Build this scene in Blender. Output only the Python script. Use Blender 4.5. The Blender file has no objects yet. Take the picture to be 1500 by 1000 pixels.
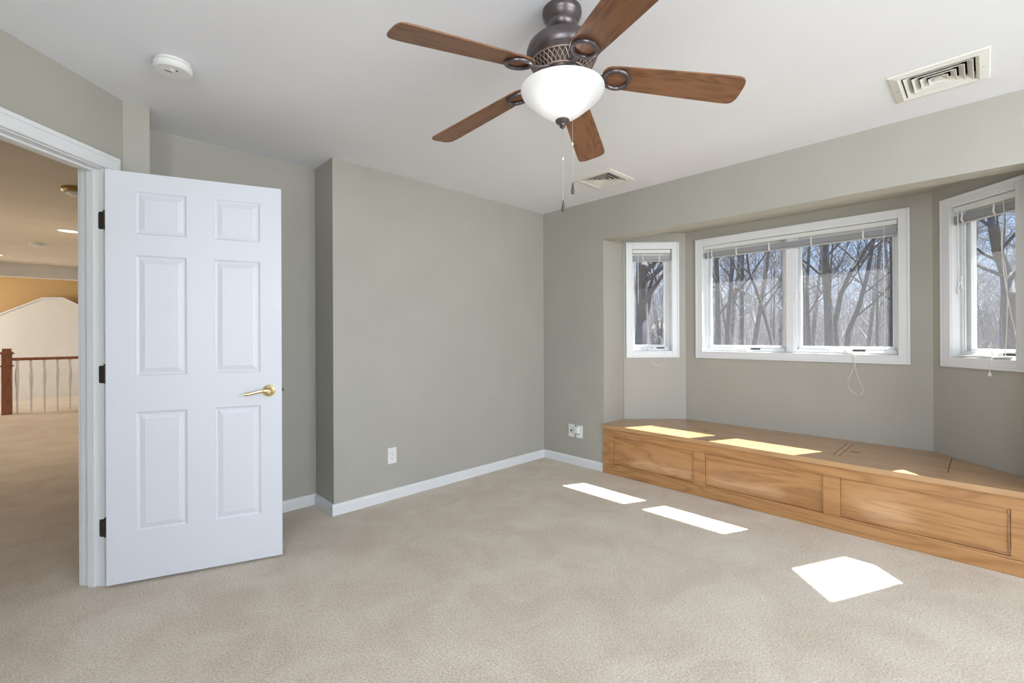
import bpy, math, random
from mathutils import Vector, Matrix

# ------------------------------------------------------------------ camera, sky, sun, daylight and fill lamps, exposure
SC = bpy.context.scene
COL = SC.collection
F_PX, YAW, PITCH, ROLL, VY, CZ = 671.77, 0.7687, 0.0011, -0.0047, -9.84, 1.2179
_f = Vector((math.sin(YAW), math.cos(YAW), 0)); _r = Vector((math.cos(YAW), -math.sin(YAW), 0)); _u = Vector((0, 0, 1))
FW = _f*math.cos(PITCH)+_u*math.sin(PITCH); _u2 = _u*math.cos(PITCH)-_f*math.sin(PITCH)
RT = _r*math.cos(ROLL)+_u2*math.sin(ROLL); UP = _u2*math.cos(ROLL)-_r*math.sin(ROLL)
cam = bpy.data.cameras.new('camera'); co = bpy.data.objects.new('camera', cam); COL.objects.link(co)
cam.sensor_width = 36; cam.sensor_fit = 'HORIZONTAL'; cam.lens = F_PX/1500*36; cam.shift_y = VY/1500; cam.clip_start = .02; cam.clip_end = 600
m = Matrix((RT, UP, -FW)).transposed().to_4x4(); m.translation = Vector((0, 0, CZ)); co.matrix_world = m
SC.camera = co

SC.view_settings.view_transform = 'Standard'; SC.view_settings.look = 'None'
SC.view_settings.gamma = 1; SC.view_settings.use_curve_mapping = False
SC.view_settings.exposure = 0.0

SKY = 1.45; SUN = 27.0; REAR = 112.0; LEFTW = 72.0; FANW = 0.4; HALLW = 15.0
w = bpy.data.worlds.new('sky'); SC.world = w; w.use_nodes = True
nt = w.node_tree; nt.nodes.clear()
tc = nt.nodes.new('ShaderNodeTexCoord'); sep = nt.nodes.new('ShaderNodeSeparateXYZ'); cr = nt.nodes.new('ShaderNodeValToRGB')
bg = nt.nodes.new('ShaderNodeBackground'); out = nt.nodes.new('ShaderNodeOutputWorld')
nt.links.new(tc.outputs['Generated'], sep.inputs[0]); nt.links.new(sep.outputs['Z'], cr.inputs['Fac'])
nt.links.new(cr.outputs['Color'], bg.inputs['Color']); nt.links.new(bg.outputs[0], out.inputs[0])
e = cr.color_ramp.elements
e[0].position = 0.0; e[0].color = (.74, .82, .95, 1); e[1].position = 0.6; e[1].color = (.22, .40, .80, 1)
x = cr.color_ramp.elements.new(0.12); x.color = (.46, .65, .97, 1)
bg.inputs['Strength'].default_value = SKY

SUN_DIR = Vector((1, -.47, 1.25)).normalized()
sl = bpy.data.lights.new('sun', 'SUN'); sl.energy = SUN; sl.angle = math.radians(.53); sl.color = (1, .965, .91)
so = bpy.data.objects.new('sun', sl); COL.objects.link(so); so.rotation_mode = 'QUATERNION'
so.rotation_quaternion = SUN_DIR.to_track_quat('Z', 'Y'); so.location = (20, -9, 25)

def area(name, loc, direction, sx, sy, power, color):
    l = bpy.data.lights.new(name, 'AREA'); l.shape = 'RECTANGLE'; l.size = sx; l.size_y = sy; l.energy = power; l.color = color
    o = bpy.data.objects.new(name, l); COL.objects.link(o); o.location = loc
    o.rotation_euler = Vector(direction).to_track_quat('-Z', 'Z').to_euler()
    return o
# fill lamps added behind the camera, then daylight by the hall window
area('daylight_rear', (1.3, -2.66, 1.45), (0, 1, 0), 2.6, 1.5, REAR, (.84, .92, 1))
area('daylight_side', (-1.36, -.9, 1.45), (1, 0, 0), 1.7, 1.5, LEFTW, (.84, .92, 1))
area('daylight_hall', (-3.04, 7.2, 1.4), (1, 0, 0), 1.0, 1.3, 36, (1, .90, .76))
area('daylight_hall_end', (-3.04, 12.2, 1.4), (1, 0, 0), 1.0, 1.3, 80, (1, .95, .88))  # added fill lamp that brightens the far end of the hall

# ------------------------------------------------------------------ materials
def mat(name, color, rough=.5, metal=0, **kw):
    m = bpy.data.materials.new(name); m.use_nodes = True
    b = m.node_tree.nodes['Principled BSDF']
    b.inputs['Base Color'].default_value = (*color, 1); b.inputs['Roughness'].default_value = rough; b.inputs['Metallic'].default_value = metal
    for k, v in kw.items(): b.inputs[k].default_value = v
    return m
def N(m, t): return m.node_tree.nodes.new(t)
def Lk(m, a, b): m.node_tree.links.new(a, b)
def noise_color(m, stops, scale, detail=4, stretch=(1, 1, 1), dist=0, bump=0, bscale=None, rough_in=.5):
    nt = m.node_tree; b = nt.nodes['Principled BSDF']
    tc = N(m, 'ShaderNodeTexCoord'); mp = N(m, 'ShaderNodeMapping'); mp.inputs['Scale'].default_value = stretch
    Lk(m, tc.outputs['Object'], mp.inputs[0])
    n = N(m, 'ShaderNodeTexNoise'); n.inputs['Scale'].default_value = scale; n.inputs['Detail'].default_value = detail
    n.inputs['Distortion'].default_value = dist; n.inputs['Roughness'].default_value = rough_in
    Lk(m, mp.outputs[0], n.inputs['Vector'])
    r = N(m, 'ShaderNodeValToRGB'); el = r.color_ramp.elements
    el[0].position, el[0].color = stops[0][0], (*stops[0][1], 1); el[1].position, el[1].color = stops[-1][0], (*stops[-1][1], 1)
    for p_, c_ in stops[1:-1]:
        q = el.new(p_); q.color = (*c_, 1)
    Lk(m, n.outputs['Fac'], r.inputs['Fac']); Lk(m, r.outputs['Color'], b.inputs['Base Color'])
    if bump:
        n2 = N(m, 'ShaderNodeTexNoise'); n2.inputs['Scale'].default_value = bscale or scale; n2.inputs['Detail'].default_value = 3
        Lk(m, mp.outputs[0], n2.inputs['Vector'])
        bp = N(m, 'ShaderNodeBump'); bp.inputs['Strength'].default_value = bump; bp.inputs['Distance'].default_value = .01
        Lk(m, n2.outputs['Fac'], bp.inputs['Height']); Lk(m, bp.outputs[0], b.inputs['Normal'])
    return r.outputs['Color']
def paint(name, color, rough=.55, var=.03):
    m = mat(name, color, rough)
    lo = tuple(c*(1-var) for c in color); hi = tuple(c*(1+var) for c in color)
    noise_color(m, [(.3, lo), (.7, hi)], 3, bump=.04, bscale=220)
    return m
M = {}
M['wall'] = paint('sage_wall_paint', (.405, .388, .343))
M['ceil'] = paint('ceiling_paint', (.81, .82, .86), .7, .01)
M['white'] = paint('white_trim_paint', (.74, .75, .76), .35, .01)
M['door'] = paint('white_door_paint', (.66, .68, .73), .38, .01)
M['hallwall'] = paint('tan_hall_paint', (.58, .38, .17))
M['hallwhite'] = paint('hall_white_paint', (.70, .69, .66))
M['hallceil'] = paint('hall_ceiling_paint', (.74, .66, .56), .7)
M['siding'] = paint('siding', (.6, .58, .54))
M['plastic'] = mat('white_plastic', (.78, .78, .76), .35)
M['dark'] = mat('dark_void', (.012, .012, .012), .6)
M['hinge'] = mat('aged_hinge_metal', (.09, .08, .07), .4, .8)
M['brass'] = mat('polished_brass', (.80, .66, .36), .18, 1)
M['steel'] = mat('nickel', (.6, .6, .58), .3, 1)
M['alu'] = mat('blind_enamel', (.40, .40, .415), .4)  # white slats greyed: their backlit shade is put into the colour
M['vent'] = mat('vent_enamel', (.74, .73, .68), .45)
M['cord'] = mat('blind_cord', (.8, .79, .74), .8)
M['bronze'] = mat('brushed_bronze', (.085, .07, .068), .33, .75)
noise_color(M['bronze'], [(.3, (.115, .098, .10)), (.7, (.155, .13, .135))], 30)
M['bronzelat'] = mat('bronze_lattice', (.30, .22, .19), .4, .6)
M['floorboard'] = mat('asphalt', (.2, .2, .2), .9)

def wood(name, c1, c2, c3, scale, stretch, rough=.35, coat=.3, dark=None):
    m = mat(name, c1, rough); b = m.node_tree.nodes['Principled BSDF']; b.inputs['Coat Weight'].default_value = coat; b.inputs['Coat Roughness'].default_value = .17
    tc = N(m, 'ShaderNodeTexCoord'); mp = N(m, 'ShaderNodeMapping'); mp.inputs['Scale'].default_value = stretch
    Lk(m, tc.outputs['Object'], mp.inputs[0])
    n = N(m, 'ShaderNodeTexNoise'); n.inputs['Scale'].default_value = scale; n.inputs['Detail'].default_value = 2; n.inputs['Distortion'].default_value = .6
    Lk(m, mp.outputs[0], n.inputs['Vector'])
    mu = N(m, 'ShaderNodeMath'); mu.operation = 'MULTIPLY'; mu.inputs[1].default_value = 14; Lk(m, n.outputs['Fac'], mu.inputs[0])
    fr = N(m, 'ShaderNodeMath'); fr.operation = 'PINGPONG'; fr.inputs[1].default_value = 1; Lk(m, mu.outputs[0], fr.inputs[0])
    n3 = N(m, 'ShaderNodeTexNoise'); n3.inputs['Scale'].default_value = scale*16; n3.inputs['Detail'].default_value = 3
    Lk(m, mp.outputs[0], n3.inputs['Vector'])
    ad = N(m, 'ShaderNodeMix'); ad.data_type = 'FLOAT'; ad.inputs[0].default_value = .5
    Lk(m, fr.outputs[0], ad.inputs[2]); Lk(m, n3.outputs['Fac'], ad.inputs[3])
    r = N(m, 'ShaderNodeValToRGB'); el = r.color_ramp.elements
    el[0].position, el[0].color = .12, (*c3, 1); el[1].position, el[1].color = .85, (*c1, 1); q = el.new(.45); q.color = (*c2, 1)
    Lk(m, ad.outputs[0], r.inputs['Fac']); Lk(m, r.outputs['Color'], b.inputs['Base Color'])
    return m
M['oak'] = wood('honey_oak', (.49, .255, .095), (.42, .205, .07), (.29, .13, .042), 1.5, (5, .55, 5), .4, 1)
M['oaktop'] = wood('honey_oak_top', (.50, .30, .15), (.45, .26, .12), (.37, .205, .09), 1.5, (5, .55, 5), .4, .6)  # paler than the front oak: grazing reflection put into the colour
M['walnut'] = wood('walnut_blade', (.25, .112, .048), (.18, .075, .031), (.095, .037, .015), 1.6, (1.2, 9, 9), .4, .15)
M['redwood'] = wood('newel_wood', (.30, .115, .045), (.24, .085, .032), (.17, .055, .02), 2, (6, 6, .8), .35)

# carpet
m = mat('beige_carpet', (.5, .4, .3), .95); M['carpet'] = m
b = m.node_tree.nodes['Principled BSDF']; b.inputs['Sheen Weight'].default_value = .25
tc = N(m, 'ShaderNodeTexCoord')
n1 = N(m, 'ShaderNodeTexNoise'); n1.inputs['Scale'].default_value = 3.2; n1.inputs['Detail'].default_value = 6; n1.inputs['Distortion'].default_value = .7; n1.inputs['Roughness'].default_value = .62
n2 = N(m, 'ShaderNodeTexNoise'); n2.inputs['Scale'].default_value = 120; n2.inputs['Detail'].default_value = 4; n2.inputs['Roughness'].default_value = .75
for n_ in (n1, n2): Lk(m, tc.outputs['Object'], n_.inputs['Vector'])
r1 = N(m, 'ShaderNodeValToRGB'); el = r1.color_ramp.elements
el[0].position, el[0].color = .36, (.72, .60, .475, 1); el[1].position, el[1].color = .66, (.83, .735, .61, 1)
r2 = N(m, 'ShaderNodeValToRGB'); el = r2.color_ramp.elements
el[0].position, el[0].color = .34, (.50, .47, .43, 1); el[1].position, el[1].color = .60, (1.1, 1.1, 1.1, 1)
mx = N(m, 'ShaderNodeMix'); mx.data_type = 'RGBA'; mx.blend_type = 'MULTIPLY'; mx.inputs[0].default_value = .75
Lk(m, n1.outputs['Fac'], r1.inputs['Fac']); Lk(m, n2.outputs['Fac'], r2.inputs['Fac'])
Lk(m, r1.outputs['Color'], mx.inputs[6]); Lk(m, r2.outputs['Color'], mx.inputs[7]); Lk(m, mx.outputs[2], b.inputs['Base Color'])
bp = N(m, 'ShaderNodeBump'); bp.inputs['Strength'].default_value = .7; bp.inputs['Distance'].default_value = .012
Lk(m, n2.outputs['Fac'], bp.inputs['Height']); Lk(m, bp.outputs[0], b.inputs['Normal'])

# window glass: clear with a fresnel sheen
m = bpy.data.materials.new('window_glass'); m.use_nodes = True; M['glass'] = m; nt = m.node_tree; nt.nodes.clear()
o_ = N(m, 'ShaderNodeOutputMaterial'); tr = N(m, 'ShaderNodeBsdfTransparent'); gl = N(m, 'ShaderNodeBsdfGlossy'); fr = N(m, 'ShaderNodeMapRange'); lw = N(m, 'ShaderNodeLayerWeight'); pw = N(m, 'ShaderNodeMath'); mi = N(m, 'ShaderNodeMixShader')
pw.operation = 'POWER'; pw.inputs[1].default_value = 4; fr.inputs['To Min'].default_value = .005; fr.inputs['To Max'].default_value = .5; Lk(m, lw.outputs['Facing'], pw.inputs[0]); Lk(m, pw.outputs[0], fr.inputs['Value'])
gl.inputs['Roughness'].default_value = .02; tr.inputs['Color'].default_value = (.97, .98, .98, 1)
Lk(m, fr.outputs[0], mi.inputs[0]); Lk(m, tr.outputs[0], mi.inputs[1]); Lk(m, gl.outputs[0], mi.inputs[2]); Lk(m, mi.outputs[0], o_.inputs[0])
# insect screen: fine grey mesh that catches the sun
m = bpy.data.materials.new('insect_mesh'); m.use_nodes = True; M['screen'] = m; nt = m.node_tree; nt.nodes.clear()
o_ = N(m, 'ShaderNodeOutputMaterial'); tr = N(m, 'ShaderNodeBsdfTransparent'); df = N(m, 'ShaderNodeBsdfDiffuse'); tl = N(m, 'ShaderNodeBsdfTranslucent'); m1 = N(m, 'ShaderNodeMixShader'); m2 = N(m, 'ShaderNodeMixShader')
df.inputs['Color'].default_value = (.5, .5, .52, 1); tl.inputs['Color'].default_value = (.5, .5, .52, 1)
m1.inputs[0].default_value = .5; m2.inputs[0].default_value = .12
Lk(m, df.outputs[0], m1.inputs[1]); Lk(m, tl.outputs[0], m1.inputs[2]); Lk(m, tr.outputs[0], m2.inputs[1]); Lk(m, m1.outputs[0], m2.inputs[2]); Lk(m, m2.outputs[0], o_.inputs[0])
# lamp glass
m = bpy.data.materials.new('frosted_lamp_glass'); m.use_nodes = True; M['bowl'] = m; nt = m.node_tree; nt.nodes.clear()
o_ = N(m, 'ShaderNodeOutputMaterial'); pr = N(m, 'ShaderNodeBsdfPrincipled'); tl = N(m, 'ShaderNodeBsdfTranslucent'); m1 = N(m, 'ShaderNodeMixShader')
pr.inputs['Base Color'].default_value = (.80, .82, .85, 1); pr.inputs['Roughness'].default_value = .25; pr.inputs['Emission Color'].default_value = (1, .98, .96, 1); pr.inputs['Emission Strength'].default_value = .02
tl.inputs['Color'].default_value = (.9, .9, .9, 1); m1.inputs[0].default_value = .45
Lk(m, pr.outputs[0], m1.inputs[1]); Lk(m, tl.outputs[0], m1.inputs[2]); Lk(m, m1.outputs[0], o_.inputs[0])
M['lampdisc'] = mat('lit_lamp_lens', (1, .9, .8), .5); bb = M['lampdisc'].node_tree.nodes['Principled BSDF']
bb.inputs['Emission Color'].default_value = (1, .86, .68, 1); bb.inputs['Emission Strength'].default_value = 3
# outdoors
M['bark'] = mat('grey_bark', (.1, .09, .085), .9); noise_color(M['bark'], [(.3, (.085, .075, .08)), (.7, (.19, .17, .175))], 6, stretch=(3, 3, .6))  # bark of the woods behind, kept paler as painted haze
M['nearbark'] = mat('dark_grey_bark', (.07, .065, .07), .9); noise_color(M['nearbark'], [(.3, (.05, .045, .05)), (.7, (.12, .105, .11))], 6, stretch=(3, 3, .6))
M['twig'] = mat('twig_bark', (.2, .17, .165), .9); noise_color(M['twig'], [(.3, (.19, .18, .185)), (.7, (.36, .34, .34))], 1)  # twigs lightened so the colour carries the distance haze
M['leaf'] = mat('leaf_litter', (.18, .14, .1), 1); noise_color(M['leaf'], [(.35, (.22, .18, .13)), (.5, (.16, .14, .11)), (.68, (.14, .22, .08))], .15)
M['roof'] = mat('pink_shingle', (.5, .25, .19), .9); noise_color(M['roof'], [(.3, (.45, .22, .17)), (.7, (.56, .30, .23))], 4, stretch=(1, 1, 8))

# ------------------------------------------------------------------ mesh helpers
class MB:
    def __init__(s): s.v = []; s.f = []
    def add(s, vs, fs):
        k = len(s.v); s.v += [Vector(p) for p in vs]; s.f += [tuple(i+k for i in f) for f in fs]; return s
    def box(s, x0, x1, y0, y1, z0, z1, T=None):
        vs = [(x0, y0, z0), (x1, y0, z0), (x1, y1, z0), (x0, y1, z0), (x0, y0, z1), (x1, y0, z1), (x1, y1, z1), (x0, y1, z1)]
        if T: vs = [T(*p) for p in vs]
        fs = [(0, 3, 2, 1), (4, 5, 6, 7), (0, 1, 5, 4), (1, 2, 6, 5), (2, 3, 7, 6), (3, 0, 4, 7)]
        return s.add(vs, fs)
    def prism(s, poly, z0, z1, T=None):
        n = len(poly); vs = [(p[0], p[1], z0) for p in poly]+[(p[0], p[1], z1) for p in poly]
        if T: vs = [T(*p) for p in vs]
        fs = [tuple(range(n-1, -1, -1)), tuple(range(n, 2*n))]+[(i, (i+1) % n, n+(i+1) % n, n+i) for i in range(n)]
        return s.add(vs, fs)
    def lathe(s, prof, c=(0, 0), n=32, T=None, close=True):
        vs = []; fs = []
        for (r, z) in prof:
            for i in range(n):
                a = 2*math.pi*i/n; q = (c[0]+r*math.cos(a), c[1]+r*math.sin(a), z); vs.append(T(*q) if T else q)
        for j in range(len(prof)-1):
            for i in range(n): fs.append((j*n+i, j*n+(i+1) % n, (j+1)*n+(i+1) % n, (j+1)*n+i))
        if close:
            if prof[0][0] > 1e-5: fs.append(tuple(range(n-1, -1, -1)))
            if prof[-1][0] > 1e-5: fs.append(tuple((len(prof)-1)*n+i for i in range(n)))
        return s.add(vs, fs)
    def tube(s, pts, rad, n=6, cap=True):
        pts = [Vector(p) for p in pts]
        if not hasattr(rad, '__len__'): rad = [rad]*len(pts)
        vs = []; fs = []; ref = None
        for i, p_ in enumerate(pts):
            d = (pts[min(i+1, len(pts)-1)]-pts[max(i-1, 0)])
            d = d.normalized() if d.length > 1e-9 else Vector((0, 0, 1))
            if ref is None: ref = Vector((0, 0, 1)) if abs(d.z) < .9 else Vector((1, 0, 0))
            a = d.cross(ref); a = a.normalized() if a.length > 1e-6 else d.orthogonal().normalized()
            b_ = d.cross(a).normalized(); ref = -b_ if False else ref
            for k in range(n):
                t = 2*math.pi*k/n; vs.append(p_+(a*math.cos(t)+b_*math.sin(t))*rad[i])
        for j in range(len(pts)-1):
            for k in range(n): fs.append((j*n+k, j*n+(k+1) % n, (j+1)*n+(k+1) % n, (j+1)*n+k))
        if cap: fs += [tuple(range(n-1, -1, -1)), tuple((len(pts)-1)*n+k for k in range(n))]
        return s.add(vs, fs)
    def mesh(s, name, material, smooth=False, off=Vector((0, 0, 0)), ang=35):
        me = bpy.data.meshes.new(name); me.from_pydata([tuple(v-off) for v in s.v], [], s.f); me.validate(); me.update()
        if material: me.materials.append(material)
        import bmesh
        bm = bmesh.new(); bm.from_mesh(me); bmesh.ops.recalc_face_normals(bm, faces=bm.faces); bm.to_mesh(me); bm.free()
        if smooth:
            for p_ in me.polygons: p_.use_smooth = True
            me.set_sharp_from_angle(angle=math.radians(ang))
        return me
WL = {}
def build(mb, name, material, parent=None, smooth=False, bevel=0, origin=None, ang=35, rotz=0, local=False):
    """link one mesh object; vertices are given in room coordinates unless local"""
    if origin is None:
        if parent: origin = WL[parent.name]
        else:
            xs = [v.x for v in mb.v]; ys = [v.y for v in mb.v]; zs = [v.z for v in mb.v]
            origin = Vector(((min(xs)+max(xs))/2, (min(ys)+max(ys))/2, min(zs)))
    origin = Vector(origin)
    me = mb.mesh(name, material, smooth, Vector((0, 0, 0)) if local else origin, ang)
    o = bpy.data.objects.new(name, me); COL.objects.link(o)
    if parent:
        o.parent = parent; o.location = origin-WL[parent.name]
    else: o.location = origin
    WL[o.name] = origin
    if bevel:
        b_ = o.modifiers.new('bevel', 'BEVEL'); b_.width = bevel; b_.segments = 2; b_.limit_method = 'ANGLE'; b_.angle_limit = math.radians(40)
    return o
def empty(name, loc):
    o = bpy.data.objects.new(name, None); COL.objects.link(o); o.location = loc; WL[o.name] = Vector(loc); o.empty_display_size = .1; return o
def tag(o, label=None, cat=None, group=None, kind=None):
    if label: o['label'] = label
    if cat: o['category'] = cat
    if group: o['group'] = group
    if kind: o['kind'] = kind
    return o
def structure(mb, name, material, **k):
    return tag(build(mb, name, material, **k), kind='structure')
def ray(u, v): return FW+RT*((u-750)/F_PX)+UP*((500+VY-v)/F_PX)
def at_depth(u, v, d): return Vector((0, 0, CZ))+ray(u, v)*d

# ------------------------------------------------------------------ key dimensions
H = 2.433; YB = 3.086; YN = 3.396; XA = 1.293; XP = .313; XQ = .2045; XR = 3.427; HH = 2.066; HB = 2.166; WT = .148
Q = Vector((XQ, YB, 0)); DW = Vector((-1, -1, 0))/2**.5; DM = Vector((1, -1, 0))/2**.5    # 45 degree door wall: along, into the room
def TW(s, o, z): return Q+DW*s+DM*o+Vector((0, 0, z))
XW = -1.3; YS = -2.6; SW = (XQ-XW)*2**.5          # left wall, rear wall
DO0, DO1, DZ = .115, .895, 2.04                   # doorway

# ------------------------------------------------------------------ room shell
fl = MB().box(-3.1, 3.58, YS-.15, 13.9, -.12, 0)
structure(fl, 'floor', M['carpet'], origin=(0, 0, 0))

def slab(name, x0, x1, y0, y1, z0, z1, holes, material):
    xs = sorted({x0, x1, *[h for q in holes for h in q[:2]]}); ys = sorted({y0, y1, *[h for q in holes for h in q[2:]]})
    mb = MB()
    for i in range(len(xs)-1):
        for j in range(len(ys)-1):
            cx, cy = (xs[i]+xs[i+1])/2, (ys[j]+ys[j+1])/2
            if any(a < cx < b_ and c < cy < d for a, b_, c, d in holes): continue
            mb.box(xs[i], xs[i+1], ys[j], ys[j+1], z0, z1)
    return structure(mb, name, material, origin=(0, 0, z0))
VB = (2.977, .153); VS = (3.012, 2.074); VH = .135
slab('ceiling', XW-.15, 3.58, YS-.15, YN+.07, H, H+.2, [(VB[0]-VH, VB[0]+VH, VB[1]-VH, VB[1]+VH), (VS[0]-VH, VS[0]+VH, VS[1]-VH, VS[1]+VH)], M['ceil'])
structure(MB().box(-3.1, .3, YN+.07, 13.9, H, H+.2).box(-3.1, XW-.15, 1.0, YN+.07, H, H+.2), 'ceiling_hall', M['hallceil'])

# back wall with the recess beside the door
structure(MB().box(XA, XR+WT, YB, YN+.12, 0, H), 'wall_back', M['wall'])
structure(MB().box(XP, XA, YN, YN+.12, 0, H), 'wall_recess', M['wall'])
mb = MB().prism([(XQ, YB), (XP, YB), (XP, YN+.12), (XQ, YN+.12)], 0, H)
structure(mb, 'wall_pier', M['wall'])
structure(MB().box(XQ, XQ+.1, YN+.12, 13.9, 0, H), 'wall_hall_right', M['hallwhite'])
# door wall at 45 degrees
jt = .015
mb = MB()
WTD = .115
mb.box(0.0, DO0-jt, -WTD, 0, 0, H, TW); mb.box(DO0-jt, DO1+jt, -WTD, 0, DZ+jt, H, TW); mb.box(DO1+jt, SW, -WTD, 0, 0, H, TW)
structure(mb, 'wall_door', M['wall'])
# left and rear walls, each with an unseen window added for the fill lamps
yw0 = YB-(XQ-XW)
mb = MB().box(XW-.12, XW, YS-.15, -1.8, 0, H).box(XW-.12, XW, 0, yw0, 0, H).box(XW-.12, XW, -1.8, 0, 0, .65).box(XW-.12, XW, -1.8, 0, 2.25, H)
structure(mb, 'wall_left', M['wall'])
mb = MB().box(XW, -.05, YS-.12, YS, 0, H).box(2.65, XR+WT, YS-.12, YS, 0, H).box(-.05, 2.65, YS-.12, YS, 0, .65).box(-.05, 2.65, YS-.12, YS, 2.25, H)
structure(mb, 'wall_rear', M['wall'])
for n_, T, a0, a1, k in (('window_4', lambda s, o, z: Vector((s, YS-o, z)), -.05, 2.65, 3), ('window_5', lambda s, o, z: Vector((XW-o, s, z)), -1.8, 0, 2)):
    mb = MB()
    mb.box(a0-.06, a0, -.015, 0, .59, 2.31, T).box(a1, a1+.06, -.015, 0, .59, 2.31, T).box(a0, a1, -.015, 0, .59, .65, T).box(a0, a1, -.015, 0, 2.25, 2.31, T)
    ww = (a1-a0)/k
    for i in range(k+1): mb.box(a0+i*ww-.02*(i > 0), a0+i*ww+.02*(i < k), .07, .10, .65, 2.25, T)
    mb.box(a0, a1, .07, .10, .65, .69, T).box(a0, a1, .07, .10, 2.21, 2.25, T)
    o = structure(mb, n_, M['white'], bevel=.003)
    build(MB().box(a0+.02, a1-.02, .083, .087, .69, 2.21, T), 'window_pane', M['glass'], o)

# right wall and bay
BY0, BY1 = -.16, 2.37
mb = MB().box(XR, XR+WT, BY1, YB, 0, H).box(XR, XR+WT, YS, BY0, 0, H).box(XR, XR+WT, BY0, BY1, HH, H)
structure(mb, 'wall_right', M['wall'])
P0 = Vector((3.745, 2.362, 0)); P1 = Vector((4.152, 1.955, 0)); P2 = Vector((4.152, .247, 0)); P3 = Vector((3.738, -.167, 0))
T8 = math.tan(math.radians(22.5))*WT; D45 = WT/2**.5
O0 = P0+Vector((D45, D45, 0)); O1 = P1+Vector((WT, T8, 0)); O2 = P2+Vector((WT, -T8, 0)); O3 = P3+Vector((D45, -D45, 0))
def bay_wall(name, A, B, OA, OB, hole):
    L = (B-A).length; t = (B-A)/L
    nrm = Vector((-t.y, t.x, 0));
    if nrm.x < 0: nrm = -nrm
    s0, s1, z0, z1 = hole; mb = MB()
    a0, a1 = A+t*s0, A+t*s1; b0, b1 = a0+nrm*WT, a1+nrm*WT
    mb.prism([A.xy, a0.xy, b0.xy, OA.xy], 0, HB+.1); mb.prism([a1.xy, B.xy, OB.xy, b1.xy], 0, HB+.1)
    mb.prism([a0.xy, a1.xy, b1.xy, b0.xy], 0, z0); mb.prism([a0.xy, a1.xy, b1.xy, b0.xy], z1, HB+.1)
    structure(mb, name, M['wall']); return A, t, nrm
ZB, ZT = 1.067, 2.017; G = .012
WN = {
 'window_1': dict(seg=('wall_bay_left', P0, P1, O0, O1), s0=.082, s1=.447, lites=1),
 'window_2': dict(seg=('wall_bay_center', P1, P2, O1, O2), s0=P1.y-1.791, s1=P1.y-.424, lites=2),
 'window_3': dict(seg=('wall_bay_right', P2, P3, O2, O3), s0=.134, s1=.522, lites=1)}
# returns of the bay and its ceiling
mb = MB().prism([(XR+WT, BY1), (P0.x-.0, BY1), (P0.x, P0.y), (O0.x, O0.y), (O0.x, BY1+.12), (XR+WT, BY1+.12)], 0, HB+.1)
structure(mb, 'wall_bay_return_left', M['wall'])
mb = MB().prism([(XR+WT, BY0), (P3.x, BY0), (P3.x, P3.y), (O3.x, O3.y), (O3.x, BY0-.12), (XR+WT, BY0-.12)], 0, HB+.1)
structure(mb, 'wall_bay_return_right', M['wall'])
structure(MB().prism([(XR+WT, BY0), (P3.x, BY0), P3.xy, P2.xy, P1.xy, P0.xy, (P0.x, BY1), (XR+WT, BY1)], HB, HB+.1), 'ceiling_bay', M['wall'])
# roof of the bay with its overhanging eave, and the shaded sheathing under the seat
EX = 4.585; ez = 2.14
def eave_poly(off):
    t = math.tan(math.radians(22.5))*off; d = off/2**.5
    return [(XR+WT, P3.y-d-.1), (P3.x+d-.1, P3.y-d-.1), (P2.x+off, P2.y-t), (P1.x+off, P1.y+t), (P0.x+d-.1, P0.y+d+.1), (XR+WT, P0.y+d+.1)]
mb = MB().prism([(XR+WT, O3.y-.14), (O3.x, O3.y-.14), (O3.x, O3.y), O2.xy, O1.xy, O0.xy, (O0.x, O0.y+.14), (XR+WT, O0.y+.14)], HB+.101, HB+.16)
p_ = eave_poly(EX-P1.x); k = len(mb.v)
mb.prism(p_, HB+.161, HB+.22)
# fascia hanging at the rim
inner = eave_poly(EX-P1.x-.02)
for i in range(1, 4):
    a, b_ = p_[i], p_[i+1]; c, d = inner[i+1], inner[i]
    mb.prism([a, b_, c, d], ez, HB+.161)
structure(mb, 'trim_1', M['siding'])

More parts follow.
